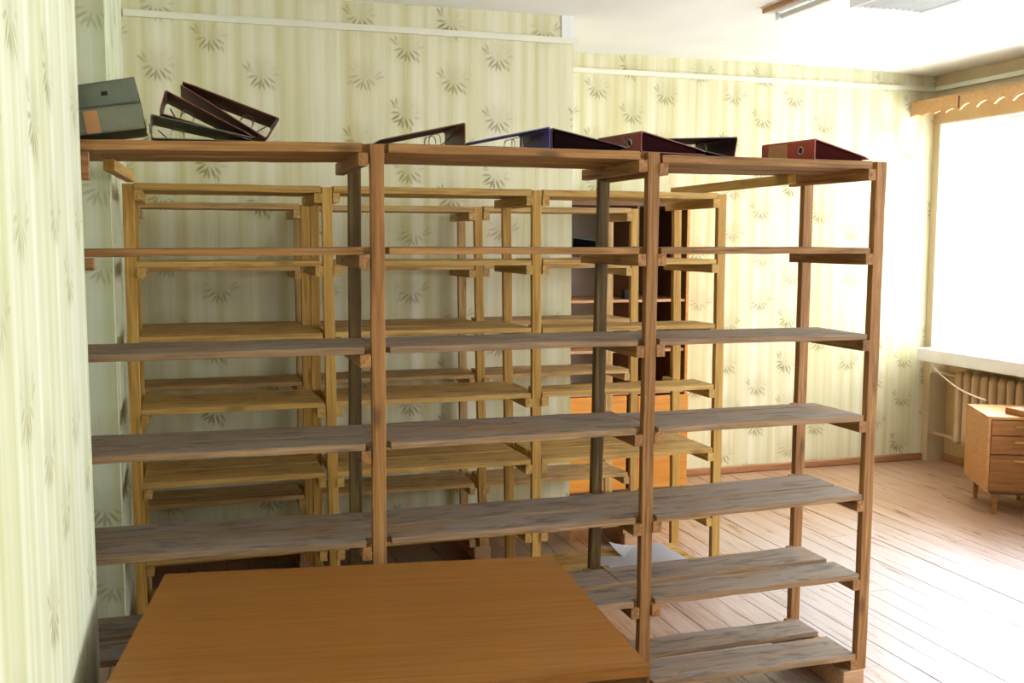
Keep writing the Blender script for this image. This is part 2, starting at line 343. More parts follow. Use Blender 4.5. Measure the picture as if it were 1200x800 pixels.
# ceiling: plastered slabs with a joint, dropping in a soft cove along the window wall
ce = wall('ceiling', [(XL-0.62, XR+0.42, Y0-0.15, YW+0.2, ZC+0.10, ZC+0.2)], M['ceiling'])
box('ceiling_slab', XL-0.62, 2.952, Y0, YW, ZC, ZC+0.10, M['ceiling'], ce)
box('ceiling_slab', 2.957, 4.70, Y0, YW, ZC+0.004, ZC+0.10, M['ceiling'], ce)
bm = bmesh.new(); N = 10; top = []; bot = []
for i in range(N+1):
    s = i/N; xx = 4.70+s*(XR-4.70); z = ZC+0.004-0.022*(1-math.cos(s*math.pi))/2
    for yy, L in ((Y0, top), (YW, bot)): L.append((bm.verts.new((xx, yy, z)), bm.verts.new((xx, yy, ZC+0.10))))
for i in range(N):
    bm.faces.new((top[i][0], bot[i][0], bot[i+1][0], top[i+1][0]))
    bm.faces.new((top[i][1], top[i+1][1], bot[i+1][1], bot[i][1]))
    bm.faces.new((top[i][0], top[i+1][0], top[i+1][1], top[i][1])); bm.faces.new((bot[i][0], bot[i][1], bot[i+1][1], bot[i+1][0]))
bm.faces.new((top[0][0], top[0][1], bot[0][1], bot[0][0])); bm.faces.new((top[N][0], bot[N][0], bot[N][1], top[N][1]))
bmesh.ops.recalc_face_normals(bm, faces=bm.faces[:])
link('ceiling_cove', bm, M['ceiling'], ce, smooth=False)
# baseboards
def strip(name, p0, p1, h, t, mat, z=0.0):
    (x0, y0), (x1, y1) = p0, p1
    bm = bmesh.new()
    if abs(x1-x0) > abs(y1-y0): add_box(bm, x0, x1, y0-t, y0, z, z+h)
    else: add_box(bm, x0-t, x0, y0, y1, z, z+h)
    bmesh.ops.bevel(bm, geom=bm.edges[:], offset=min(t, h)*.25, segments=1, affect='EDGES')
    o = link(name, bm, mat); o['kind'] = 'structure'; return o
strip('baseboard_back', (XBLK+0.001, YW), (XR-0.001, YW), 0.055, 0.03, M['baseboard'])
strip('baseboard_chimney', (XL+0.001, YBLK), (XBLK, YBLK), 0.055, 0.02, M['baseboard'])
strip('baseboard_right', (XR+0.165, win[2][0]), (XR+0.165, win[2][1]), 0.055, 0.02, M['baseboard'])
# white cable trunking along the walls, bare plaster strip at the corner of the chimney wall
def trunk(name, pts, mat=M['conduit'], w=0.022, h=0.034):
    bm = bmesh.new()
    for a, b in zip(pts[:-1], pts[1:]):
        a, b = Vector(a), Vector(b); lo = Vector(map(min, a, b)); hi = Vector(map(max, a, b))
        add_box(bm, lo.x-w/2, hi.x+w/2, lo.y-w/2, hi.y+w/2, lo.z-h/2, hi.z+h/2)
    o = link(name, bm, mat); o['kind'] = 'structure'; return o
trunk('trim_1', [(XL+0.02, YBLK-0.011, H+1.150), (XBLK+0.01, YBLK-0.011, H+1.150)])
trunk('trim_2', [(XBLK+0.02, YW-0.011, H+1.170), (XR-0.012, YW-0.011, H+1.170), (XR-0.012, 3.95, H+1.170)])
bm = bmesh.new(); add_box(bm, 2.135, XBLK+0.002, YBLK-0.004, YBLK, H+1.165, ZC); add_box(bm, 2.13, 2.137, YBLK-0.008, YBLK, H+1.165, ZC); struct(link('trim_3', bm, M['plaster']))

# ------------------------------------------------------------------ windows
def window(n, y0, y1, blinds):
    xo = XR+0.20
    bm = bmesh.new(); f = 0.055
    for q in ((y0, y1, ZS, ZS+f), (y0, y1, ZT-f, ZT), (y0, y0+f, ZS+f, ZT-f), (y1-f, y1, ZS+f, ZT-f), ((y0+y1)/2-.03, (y0+y1)/2+.03, ZS+f, ZT-f)):
        add_box(bm, xo, xo+0.06, q[0]+.001, q[1]-.001, q[2]+.001, q[3]-.001)
    w = link('window_%d' % n, bm, M['white_paint']); w['kind'] = 'structure'
    for a, b in ((y0+f, (y0+y1)/2-.03), ((y0+y1)/2+.03, y1-f)):
        box('pane', xo+0.026, xo+0.032, a, b, ZS+f, ZT-f, M['glass'], w)
    # thin white casing round the reveal
    bm = bmesh.new()
    for q in ((y0, y1, ZT-0.014, ZT-0.001), (y0+.001, y0+0.014, ZS, ZT-.014), (y1-0.014, y1-.001, ZS, ZT-.014)): add_box(bm, XR-0.004, XR+0.199, *q)
    link('casing', bm, M['white_paint'], w)
    if not blinds: return
    b = empty('vertical_blind', (XR+0.09, (y0+y1)/2, ZT-0.02), 'white vertical slat blind hanging across the bright window', 'blind')
    inv = Matrix.Translation(-b.location)
    o = box('head_rail', XR+0.065, XR+0.115, y0+0.03, y1-0.03, ZT-0.045, ZT-0.016, M['white_paint']); o.parent = b; o.matrix_local = inv
    me = None; y = y1-0.20; k = 0
    while y > y0+0.08:
        if me is None:
            bm = bmesh.new(); n_ = 6; A = []
            for i in range(n_+1):
                s = i/n_-0.5; A.append((s*0.089, 0.006*(1-4*s*s)))
            zt, zb = 0, -(ZT-ZS-0.055-0.02); th = 0.0012; F = []; 
            for (a, c) in A: F.append([bm.verts.new((c, a, zt)), bm.verts.new((c, a, zb)), bm.verts.new((c+th, a, zb)), bm.verts.new((c+th, a, zt))])
            for i in range(n_):
                for j in range(4): bm.faces.new((F[i][j], F[i][(j+1) % 4], F[i+1][(j+1) % 4], F[i+1][j]))
            bm.faces.new(F[0][::-1]); bm.faces.new(F[-1]); bmesh.ops.recalc_face_normals(bm, faces=bm.faces[:])
            s0 = link('slat', bm, M['slat'], b); me = s0.data; o = s0
        else:
            o = bpy.data.objects.new('slat', me); C.objects.link(o); o.parent = b
        o.matrix_local = Matrix.Translation((0, y-b.location.y, -0.026)) @ Matrix.Rotation(math.radians(-24+random.uniform(-3, 3)), 4, 'Z')
        y -= 0.080; k += 1
for i, (a, b) in enumerate(win): window(i+1, a, b, i == 2)
# sill board
bm = bmesh.new(); add_box(bm, XR-0.19, XR+0.198, win[2][0]-0.03, 6.72, ZS-0.075, ZS+0.022)
bmesh.ops.bevel(bm, geom=bm.edges[:], offset=0.006, segments=2, affect='EDGES'); o = link('trim_5', bm, M['white_paint']); struct(o)
# the sill sits notched round the reveal
# scalloped wooden cornice board over the window
cor = empty('window_cornice', (XR-0.21, 5.6, H+0.95), 'light wooden cornice board with a scalloped lower edge above the window', 'cornice')
def cornice_piece(ya, yb, amp, per):
    bm = bmesh.new(); n = max(6, int((yb-ya)/0.012)); T = []
    for i in range(n+1):
        y = ya+(yb-ya)*i/n; ph = ((yb-y)/per) % 1.0
        zz = H+0.945+amp*(abs(math.sin(ph*math.pi)))**0.8; T.append([bm.verts.new((XR-0.225+d, y, z)) for d, z in ((0, H+1.05), (0, zz), (0.018, zz), (0.018, H+1.05))])
    for i in range(n):
        for j in range(4): bm.faces.new((T[i][j], T[i+1][j], T[i+1][(j+1) % 4], T[i][(j+1) % 4]))
    bm.faces.new(T[0]); bm.faces.new(T[-1][::-1]); bmesh.ops.recalc_face_normals(bm, faces=bm.faces[:])
    o = link('scalloped_board', bm, M['cornice'], cor); o.matrix_local = Matrix.Translation(-cor.location)
    return o
cornice_piece(6.345, YW-0.002, 0.018, 0.13); cornice_piece(4.3, 6.335, 0.040, 0.17)
o = box('top_board', XR-0.225, XR-0.001, 4.3, YW-0.002, H+1.051, H+1.066, M['cornice'], cor); o.matrix_local = Matrix.Translation(-cor.location)
o = box('joint_strip', XR-0.229, XR-0.2255, 6.333, 6.347, H+0.96, H+1.05, M['cab_dark'], cor); o.matrix_local = Matrix.Translation(-cor.location)

# radiator
rad = empty('radiator', (XR+0.03, 5.75, 0.2), 'beige cast iron column radiator under the window sill', 'radiator')
def rad_section():
    bm = bmesh.new(); prof = []
    zb, zt = -0.28+0.285, 0.28+0.285
    # rounded column (lying in the y-z plane), two columns deep
    for cx_ in (-0.045, 0.035):
        rings = []; segs = 10
        pts = []
        for i in range(9):
            a = math.pi*i/8; pts.append((0.0, zt-0.03+0.03*math.sin(a/2) if i < 8 else zt, a))
        zs = [(zb, 0.3), (zb+0.012, 0.75), (zb+0.035, 1.0), (zb+0.07, 0.92), (zt-0.07, 0.92), (zt-0.035, 1.0), (zt-0.012, 0.75), (zt, 0.3)]
        for z, s in zs:
            rings.append([bm.verts.new((cx_+0.036*s*math.cos(k*2*math.pi/segs), 0.036*s*math.sin(k*2*math.pi/segs), z)) for k in range(segs)])
        for A, B in zip(rings[:-1], rings[1:]):
            for k in range(segs): bm.faces.new((A[k], A[(k+1) % segs], B[(k+1) % segs], B[k]))
        bm.faces.new(rings[0][::-1]); bm.faces.new(rings[-1])
    for z in (zb+0.05, zt-0.05):
        add_tube(bm, [(-0.005, -0.0435, z), (-0.005, 0.0435, z)], 0.024, 10)
        add_box(bm, -0.045, 0.035, -0.012, 0.012, z-0.02, z+0.02)
    return bm
s0 = None
for i in range(16):
    y = 6.44-0.087*i
    if s0 is None: s0 = link('column', rad_section(), M['radiator'], rad, smooth=True); o = s0
    else: o = bpy.data.objects.new('column', s0.data); C.objects.link(o); o.parent = rad
    o.location = (0, y-5.75, 0.0)
for z in (0.2+0.285+0.235, 0.2+0.285-0.235-0.02):
    bm = bmesh.new(); add_tube(bm, [(0, 6.49-5.75, z-0.2), (0, YW-0.003-5.75, z-0.2)], 0.014, 10); link('pipe', bm, M['radiator'], rad, smooth=True)
bm = bmesh.new(); add_tube(bm, [(0.09, 6.1-5.75, 0.07), (0.134, 6.1-5.75, 0.07)], 0.012, 8); add_tube(bm, [(0.02, 6.1-5.75, 0.08), (0.1, 6.1-5.75, 0.07)], 0.012, 8)
add_tube(bm, [(0.02, 5.3-5.75, 0.08), (0.134, 5.3-5.75, 0.07)], 0.012, 8); link('wall_bracket', bm, M['radiator'], rad, smooth=True)
# loose cable hanging from the sill down to the pedestal
bm = bmesh.new(); pts = []
a, b = Vector((5.50, 6.66, 0.835)), Vector((5.30, 5.80, 0.655))
for i in range(13):
    s = i/12; p = a.lerp(b, s); p.z -= 0.05*math.sin(s*math.pi); pts.append(p)
add_tube(bm, pts, 0.006, 6); tag(link('cable', bm, M['cable'], smooth=True), 'thin white cable hanging from the window sill across the radiator', 'cable')

# ------------------------------------------------------------------ ceiling lamps
lamp = empty('ceiling_lamp', (3.23, 3.9, ZC-0.0), 'long narrow white fluorescent tube fixture on the ceiling', 'lamp')
def inl(o, p): o.parent = p; o.matrix_local = Matrix.Translation(-p.location)
bm = bmesh.new(); add_box(bm, 3.165, 3.30, 3.75, 5.30, ZC-0.022, ZC+0.0035); bmesh.ops.bevel(bm, geom=bm.edges[:], offset=0.006, segments=1, affect='EDGES'); inl(link('housing', bm, M['white_paint']), lamp)
bm = bmesh.new(); add_tube(bm, [(3.232, 3.82, ZC-0.045), (3.232, 5.22, ZC-0.045)], 0.015, 10); inl(link('tube', bm, M['plaster'], smooth=True), lamp)
bm = bmesh.new()
for y in (3.8, 5.23): add_box(bm, 3.215, 3.25, y, y+0.03, ZC-0.065, ZC-0.0215)
inl(link('tube_holder', bm, M['white_paint']), lamp)
bm = bmesh.new(); add_box(bm, 3.156, 3.164, 3.75, 5.30, ZC-0.022, ZC+0.003); inl(link('side_rail', bm, M['cab_shelf']), lamp)
lamp2 = empty('ceiling_lamp', (3.7, 4.5, ZC), 'square louvred white light fitting on the ceiling nearer the window', 'lamp')
bm = bmesh.new()
for q in ((3.46, 3.92, 4.90, 4.915), (3.46, 3.92, 4.10, 4.115), (3.46, 3.475, 4.115, 4.90), (3.905, 3.92, 4.115, 4.90)): add_box(bm, *q, ZC-0.05, ZC+0.0035)
inl(link('frame', bm, M['white_paint']), lamp2)
for k in range(11):
    xx = 3.50+k*0.04; bm = bmesh.new(); add_box(bm, xx, xx+0.003, 4.117, 4.898, ZC-0.046, ZC-0.012); inl(link('louvre', bm, M['white_paint']), lamp2)

# ------------------------------------------------------------------ shelving racks
PW, PD = 0.044, 0.032
def rack(label, yf, dep, posts, levels, planks, mats, cleats, zbase, name='shelving_rack', extra=None):
    """posts: list of (X front top, X front bottom, X back top, X back bottom, z top, z bottom front, z bottom back, mat_front, mat_back)"""
    r = empty(name, (posts[len(posts)//2][0], yf+dep/2, 0), label, 'shelf', 'bare wooden shelving racks')
    for (xt, xb, bt, bb, zt, zb, ztb, mf, mb) in posts:
        board('post', (xb+PW/2, yf+PD/2, zb), (xt+PW/2, yf+PD/2, zt), PW, PD, mf, r, up=(0, 1, 0), rough=0.0012, seg=12)
        board('post', (bb+PW/2, yf+dep+PD/2, zb), (bt+PW/2, yf+dep+PD/2, ztb), PW, PD, mb, r, up=(0, 1, 0), rough=0.0012, seg=12)
    for (px, side, z, mat, *ln) in cleats:      # z = top of cleat
        x0 = px-0.0165-0.0005 if side < 0 else px+PW+0.0165+0.0005
        board('cleat', (x0, yf-0.004+random.uniform(-.004, .004), z-0.021), (x0, yf+dep+(ln[0] if ln else PD+random.uniform(0.02, 0.045)), z-0.021+random.uniform(-.002, .0)), 0.032, 0.042, mat, r, seg=4)
    for (xa, za, xb, zb, y0, y1, th, mat, *nt) in planks:
        ym = (y0+y1)/2
        board('plank', (xa, ym, za+th/2), (xb, ym, zb+th/2), y1-y0, th, mat, r, rough=0.0022, seg=10, notch=nt[0] if nt else (0, 0))
    return r
def zint(za, xa, zb, xb, x): return za+(zb-za)*(x-xa)/(xb-xa)

# front rack
YA, DA = 3.326, 0.464
pg, pb = M['plank_grey'], M['plank_brown']
bayA = {
 1: [(-0.300, 2.024, 0.552, 2.040), (0.627, 2.040, 1.538, 2.040), (1.623, 2.030, 2.464, 2.030)],
 2: [(-0.281, 1.708, 0.561, 1.714), (0.622, 1.711, 1.538, 1.714), (1.612, 1.714, 2.469, 1.714)],
 3: [(-0.285, 1.392, 0.563, 1.391), (0.619, 1.397, 1.538, 1.391), (1.608, 1.393, 2.468, 1.387)],
 4: [(-0.279, 1.081, 0.559, 1.073), (0.616, 1.076, 1.538, 1.072), (1.598, 1.077, 2.466, 1.073)],
 5: [(-0.271, 0.764, 0.567, 0.749), (0.613, 0.744, 1.536, 0.748), (1.597, 0.753, 2.474, 0.764)],
 6: [(-0.273, 0.440, 0.563, 0.435), (0.609, 0.434, 1.534, 0.437), (1.592, 0.442, 2.472, 0.448)],
 7: [(-0.282, 0.128, 0.560, 0.122), (0.607, 0.120, 1.529, 0.122), (1.598, 0.126, 2.471, 0.125)]}
# (front plank end, back plank start, back plank end) as distances from the rack's front, per bay
split = {1: [(.20, .214, .43), (.19, .205, .45), (.19, .204, .44)], 2: [(.19, .20, .38)]*3, 3: [(.17, .19, .345), (.16, .164, .335), (.255, .259, .325)],
         4: [(.17, .182, .365), (.33, .333, .368), (.245, .252, .325)], 5: [(.17, .182, .37), (.155, .178, .37), (.160, .178, .368)],
         6: [(.165, .20, .39), (.165, .205, .392), (.168, .208, .394)], 7: [(.19, .23, .40), (.19, .24, .40), (.196, .250, .404)]}
planks = []
ends = [(-0.352, 0.592-0.001), (0.592+0.001, 1.5605-0.001), (1.5605+0.001, None)]
for lv, bays in bayA.items():
    for bi, (xa, za, xb, zb) in enumerate(bays):
        s = split[lv][bi]; th = 0.029 if lv == 1 else 0.022
        if bi > 0: za = za+(zb-za)/(xb-xa)*(ends[bi][0]-xa); n0 = 0.042; xa = ends[bi][0]
        else: n0 = 0; za = za+(zb-za)/(xb-xa)*(ends[0][0]-xa); xa = ends[0][0]
        if bi > 0 and lv > 1: za = prev
        if bi < 2: zb = zb+(zb-za)/(xb-xa)*(ends[bi][1]-xb); n1 = 0.042; xb = ends[bi][1]
        else: n1 = 0
        prev = zb
        mat = pb if lv in (1, 2) else pg
        planks.append((xa, za, xb, zb, YA+0.0005, YA+s[0], th, mat, (n0, n1)))
        dzb = -0.0045 if lv == 1 else 0
        planks.append((xa, za+dzb, xb-(0.004 if bi == 2 else 0), zb+dzb, YA+s[1], YA+s[2], th, pg if lv > 1 else pb))
cle = []
ZA = {1: (2.024, 2.040, 2.040, 2.030), 2: (1.708, 1.712, 1.714, 1.714), 3: (1.392, 1.392, 1.391, 1.387), 4: (1.081, 1.073, 1.072, 1.073), 5: (.764, .748, .749, .764), 6: (.440, .434, .437, .448), 7: (.128, .122, .122, .125)}
for lv, zz in ZA.items():
    cle.append((-0.405, 1, zz[0], M['cleat']))
    cle.append((0.569, -1, bayA[lv][0][3]-0.0015, M['cleat']))
    cle.append((1.544-(0.003 if lv > 4 else 0), -1, bayA[lv][1][3], M['cleat']))
    cle.append((1.544-(0.003 if lv > 4 else 0), 1, bayA[lv][2][1], M['cleat']))
    cle.append((2.480, -1, bayA[lv][2][3], M['cleat']))
postsA = [(-0.405, -0.405, -0.405, -0.405, 2.05, 0.085, 2.03, M['post_old'], M['post_dark']),
          (0.576, 0.570, 0.576, 0.562, 2.066, 0.085, 2.03, M['post_old'], M['post_dark']),
          (1.548, 1.539, 1.557, 1.528, 2.067, 0.085, 2.03, M['post_old'], M['post_dark']),
          (2.485, 2.475, 2.479, 2.474, 2.057, 0.085, 2.075, M['post_old'], M['post_old'])]
cle = [c if c[2] > 1.5 else c+(0.012,) for c in cle]
rackA = rack('front shelving rack of weathered grey planks right behind the desk', YA, DA, postsA, None, planks, None, cle, 0)
def loc_box(name, root, x0, x1, y0, y1, z0, z1, mat, bevel=0.0):
    o = box(name, x0, x1, y0, y1, z0, z1, mat, None, bevel); inl(o, root); return o
for px in (-0.405, 0.566, 1.536, 2.468):
    loc_box('foot_block', rackA, px-0.055, px+0.040, YA-0.006, YA+DA+0.05, 0.0, 0.084, M['block'], 0.003)
loc_box('bearer', rackA, -0.310, -0.262, YA+0.001, YA+0.03, 1.935, 2.020, M['cleat'], 0.002)
loc_box('bearer', rackA, -0.300, -0.258, YA+0.001, YA+0.03, 1.668, 1.7045, M['cleat'], 0.002)
# rear rack
YB, DB = 4.533, 0.454
oc, ocp = M['ochre'], M['ochre_post']
ZB = [1.962, 1.645, 1.332, 1.026, 0.710, 0.378, 0.105]
XB = [-0.235, 0.573, 1.534, 2.487]
planks = []; cle = []
for i, z in enumerate(ZB):
    for bi in range(3):
        xa, xb = XB[bi]+PW+0.006, XB[bi+1]-0.006
        if bi == 0: xa = XB[0]+PW+0.001
        sp = [(.22, .226), (.23, .236), (.215, .235), (.21, .216), (.22, .24), (.22, .235), (.2, .23)][i]
        dz = random.uniform(-0.002, 0.002)
        planks.append((xa, z+dz, xb, z+dz, YB+0.0005, YB+sp[0], 0.030 if i == 0 else 0.023, oc)); 
        if not (bi == 2 and i in (2, 3)): planks.append((xa, z+dz, xb-random.uniform(0, .01), z+dz, YB+sp[1], YB+0.43, 0.023, oc))
        cle.append((XB[bi], 1, z+dz-0.0005, oc)); cle.append((XB[bi+1], -1, z+dz-0.0005, oc))
postsB = [(XB[0],)*4+(1.985, 0.0, 1.985, ocp, ocp), (0.571, 0.586, 0.572, 0.564, 1.985, 0.0, 1.98, ocp, ocp),
          (1.530, 1.538, 1.526, 1.551, 1.988, 0.0, 1.98, ocp, ocp), (2.485, 2.490, 2.473, 2.494, 1.985, 0.0, 1.98, ocp, ocp)]
rackB = rack('middle shelving rack of ochre yellow boards, between the front and the wall rack', YB, DB, postsB, None, planks, None, cle, 0)
# wall rack
YC, DC = 5.348, 0.365
of = M['ochre_far']
ZCk = [1.909, 1.604, 1.300, 1.012, 0.715, 0.416, 0.125]
XC = [-0.277, 0.566, 1.484, 2.394]
planks = []; cle = []
for i, z in enumerate(ZCk):
    for bi in range(3):
        xa, xb = XC[bi]+PW+0.006, XC[bi+1]-0.006
        dz = random.uniform(-0.003, 0.003); s = (.14, .155) if i != 4 else (.2, .205)
        planks.append((xa, z+dz, xb, z+dz, YC+0.0005, YC+s[0], 0.030 if i == 0 else 0.022, of)); planks.append((xa+.01, z+dz, xb-random.uniform(0, .015), z+dz, YC+s[1], YC+0.305, 0.022, of))
        cle.append((XC[bi], 1, z+dz-0.0005, of)); cle.append((XC[bi+1], -1, z+dz-0.0005, of))
XC2 = XC
postsC = [(XC[0],)*4+(1.935, 0.08, 1.93, of, of), (0.566, 0.564, 0.57, 0.57, 1.935, 0.08, 1.93, ocp, of),
          (1.479, 1.508, 1.484, 1.498, 1.935, 0.08, 1.93, ocp, of), (2.389, 2.408, 2.392, 2.406, 1.935, 0.08, 1.93, ocp, of)]
rackC = rack('rearmost shelving rack of pale boards standing against the wallpaper', YC, DC, postsC, None, planks, None, cle, 0)
for px in (-0.262, 0.56, 1.505, 2.40):
    loc_box('foot_block', rackC, px-0.03, px+0.062, YC-0.01, YC+DC+0.04, 0.0, 0.079, M['block'], 0.003)
# chalk numbers' pink paint on three cleat ends of the wall rack
for z in (ZCk[0]-0.022, ZCk[3]-0.022):
    loc_box('paint_mark', rackC, XC[0]+PW+0.002, XC[0]+PW+0.033, YC-0.0105, YC-0.0085, z-0.018, z+0.018, M['pink'])

# boards tying the front rack to the middle rack
def tie(p0, p1, label):
    o = board('tie_board', p0, p1, 0.034, 0.04, ocp); tag(o, label, 'board', 'boards tying two racks together'); return o
tie((-0.228, 3.64, 2.003), (-0.205, 4.56, 2.0135), 'left tie board running from the front rack top back to the middle rack')
tie((2.335, 3.66, 2.0075), (2.455, 4.96, 2.0135), 'right tie board from the front rack top to the open end of the middle rack')

# ------------------------------------------------------------------ lever arch binders
ZT_A = 2.0695
def binder(loc, rz, col, label, L=0.30, Hs=0.078, W=0.285, base=0.0, mirror=False, tilt=None, label_patch=None, open_end=0.012, inner=None, name='lever_arch_binder', tiltx=0.0, ring=True, fill=None, group='lever arch binders lying on the front rack', cat='binder'):
    """lies on its cover: spine stands along local y at x=0; the covers run to +x and close in a wedge"""
    r = bpy.data.objects.new(name, None); r.empty_display_size = 0.05; C.objects.link(r)
    r['label'] = label; r['category'] = cat
    if group: r['group'] = group
    r.location = loc; r.rotation_euler = Euler((tiltx, tilt or 0.0, rz), 'XYZ')
    m = binder_mat('binder_cover', col); mi = binder_mat('binder_inside', inner or tuple(c*0.8 for c in col[:3])+(1,), 0.6)
    T = 0.003; n = 8
    def sheet(name, z0, z1, bowed, z_in):
        bm = bmesh.new(); rows = []; rc = 0.012
        for i in range(n+1):
            s = i/n; xx = 0.004+s*(W-0.004); zz = z0+(z1-z0)*s+bowed*math.sin(s*math.pi)
            inset = 0.0
            if i == n: inset = rc
            rows.append([bm.verts.new((xx, inset, zz)), bm.verts.new((xx, L-inset, zz)), bm.verts.new((xx, L-inset, zz+T)), bm.verts.new((xx, inset, zz+T))])
        for i in range(n):
            for j in range(4):
                f = bm.faces.new((rows[i][j], rows[i+1][j], rows[i+1][(j+1) % 4], rows[i][(j+1) % 4]))
        bm.faces.new(rows[0]); bm.faces.new(rows[-1][::-1]); bmesh.ops.recalc_face_normals(bm, faces=bm.faces[:])
        for f in bm.faces:
            if abs(f.normal.z) > .5 and (f.normal.z > 0) == z_in: f.material_index = 1
        return link(name, bm, [m, mi], r)
    sheet('cover', 0.0005, 0.0005, 0.0, True)
    sheet('cover', Hs-T, open_end, 0.0, False)
    # spine with rounded long edges
    bm = bmesh.new(); prof = []
    for (a, b) in ((0.006, 0.0), (0.0025, 0.0015), (0, 0.007), (0, Hs-0.007), (0.0025, Hs-0.0015), (0.006, Hs), (0.0085, Hs-0.003), (0.004, Hs-0.009), (0.003, Hs-.012), (0.003, 0.012), (0.004, 0.009), (0.0085, 0.003)): prof.append((a, b))
    A = [bm.verts.new((a, 0, b)) for a, b in prof]; B = [bm.verts.new((a, L, b)) for a, b in prof]; k = len(prof)
    for i in range(k): bm.faces.new((A[i], A[(i+1) % k], B[(i+1) % k], B[i]))
    bm.faces.new(A[::-1]); bm.faces.new(B); bmesh.ops.recalc_face_normals(bm, faces=bm.faces[:])
    sp = link('spine', bm, m, r)
    yr = 0.075
    if not ring:
        if label_patch is None: box('finger_slot', -0.0012, -0.0003, 0.085, 0.103, 0.034, 0.046, M['black'], sp)
        else: box('spine_label', -0.0012, -0.0003, 0.125, 0.165, 0.001, Hs-0.008, label_patch, sp); label_patch = None
        ringless = True
    bm = bmesh.new(); add_tube(bm, [(-0.001, yr+0.0135*math.cos(i*math.pi/8), Hs/2+0.0135*math.sin(i*math.pi/8)) for i in range(16)], 0.0026, 6, True)
    if ring: link('finger_ring', bm, M['steel'], sp, smooth=True)
    bm = bmesh.new(); vs = [bm.verts.new((-0.0004, yr+0.012*math.cos(i*math.pi/8), Hs/2+0.012*math.sin(i*math.pi/8))) for i in range(16)]; bm.faces.new(vs)
    if ring: link('finger_hole', bm, M['black'], sp)
    if label_patch:
        box('spine_label', -0.0012, -0.0002, L*0.50, L*0.86, 0.008, Hs-0.008, label_patch, sp)
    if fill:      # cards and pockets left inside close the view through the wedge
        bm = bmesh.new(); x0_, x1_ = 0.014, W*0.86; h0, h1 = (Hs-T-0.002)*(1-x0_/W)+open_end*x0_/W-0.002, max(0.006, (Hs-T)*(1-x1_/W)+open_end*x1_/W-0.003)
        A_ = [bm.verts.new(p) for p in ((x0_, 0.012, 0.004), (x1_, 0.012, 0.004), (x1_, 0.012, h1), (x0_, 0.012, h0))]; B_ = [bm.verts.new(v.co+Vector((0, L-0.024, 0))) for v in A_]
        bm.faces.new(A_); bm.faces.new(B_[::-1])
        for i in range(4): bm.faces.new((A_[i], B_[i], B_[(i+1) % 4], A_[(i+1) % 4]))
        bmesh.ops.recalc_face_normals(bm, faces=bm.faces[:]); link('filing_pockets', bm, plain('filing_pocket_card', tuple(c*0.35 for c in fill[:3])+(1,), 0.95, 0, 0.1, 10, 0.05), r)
        return r
    # lever mechanism on the bottom cover
    bm = bmesh.new(); yc = L/2
    add_box(bm, 0.045, 0.105, yc-0.075, yc+0.075, 0.0036, 0.0052)
    for yy in (yc-0.04, yc+0.04):
        arch = [(0.060, yy, 0.005)]+[(0.080-0.020*math.cos(a*math.pi/8), yy, 0.030+0.022*math.sin(a*math.pi/8)) for a in range(9)]+[(0.100, yy, 0.005)]
        arch = [(p[0], p[1], min(p[2], (Hs-0.012)*(1-p[0]/W))) for p in arch]
        add_tube(bm, arch, 0.0017, 6)
    add_tube(bm, [(0.05, yc-0.06, 0.008), (0.04, yc-0.03, 0.02), (0.03, yc+0.02, 0.035), (0.022, yc+0.05, 0.045)], 0.002, 6)
    link('lever_mechanism', bm, M['steel'], r, smooth=False)
    return r
PI = math.pi
tan = plain('tan_label_paper', lin(184, 136, 88), 0.6)
brown, blue, mar, redb, red, grn, dgr, mar2 = (lin(118, 68, 50), lin(98, 90, 160), lin(78, 40, 48), lin(134, 58, 48), lin(166, 66, 48), lin(116, 120, 102), lin(92, 100, 88), lin(110, 46, 48))
# spine at the right: rotate by 180 degrees about z (y runs towards the camera, so the near end is y=L)
binder((0.905, 3.66, ZT_A), PI-0.02, brown, 'brown binder with its spine at right, just left of the violet-blue one', inner=lin(128, 90, 74))
binder((1.188, 3.66, ZT_A), PI+0.03, blue, 'violet-blue binder lying with its spine at right, metal rings showing', inner=lin(112, 106, 160), Hs=.075)
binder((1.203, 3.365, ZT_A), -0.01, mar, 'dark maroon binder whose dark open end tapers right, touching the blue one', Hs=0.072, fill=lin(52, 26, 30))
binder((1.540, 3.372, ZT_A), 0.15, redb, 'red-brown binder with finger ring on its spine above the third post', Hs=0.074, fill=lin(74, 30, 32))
binder((1.935, 3.74, 2.0625), PI+0.04, mar, 'dark brown binder with rings visible lying behind the red-brown one', Hs=0.080, inner=lin(84, 48, 44), tilt=math.radians(-10))
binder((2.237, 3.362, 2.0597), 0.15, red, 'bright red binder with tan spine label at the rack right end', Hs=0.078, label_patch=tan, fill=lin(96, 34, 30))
# left group
binder((-0.087, 3.356, 2.064), 0.02, dgr, 'dark grey-green binder lying flat under the leaning maroon binder', Hs=0.074, W=0.30, inner=lin(120, 124, 104))
binder((-0.062, 3.37, 2.142), 0.01, mar2, 'maroon binder leaning on the grey-green one, spine raised at its left', Hs=0.074, tilt=math.radians(15), W=0.29, inner=lin(112, 60, 50))
binder((0.258, 3.67, 2.073), PI, mar2, 'maroon binder propped with its spine low at right and its thin edge up', Hs=0.078, tilt=math.radians(-31.5), W=0.30, inner=lin(112, 60, 50))
binder((-0.102, 3.345, 2.094), PI/2, grn, 'grey-green binder with tan label, lower one beside the left wall', Hs=0.075, tiltx=math.radians(-8.5), L=0.30, label_patch=tan, ring=False)
g2 = binder((-0.115, 3.36, 2.172), PI/2, lin(104, 112, 98), 'grey-green binder with a dark slot, stacked on top beside the left wall', Hs=0.076, tiltx=math.radians(-11), L=0.30, ring=False)

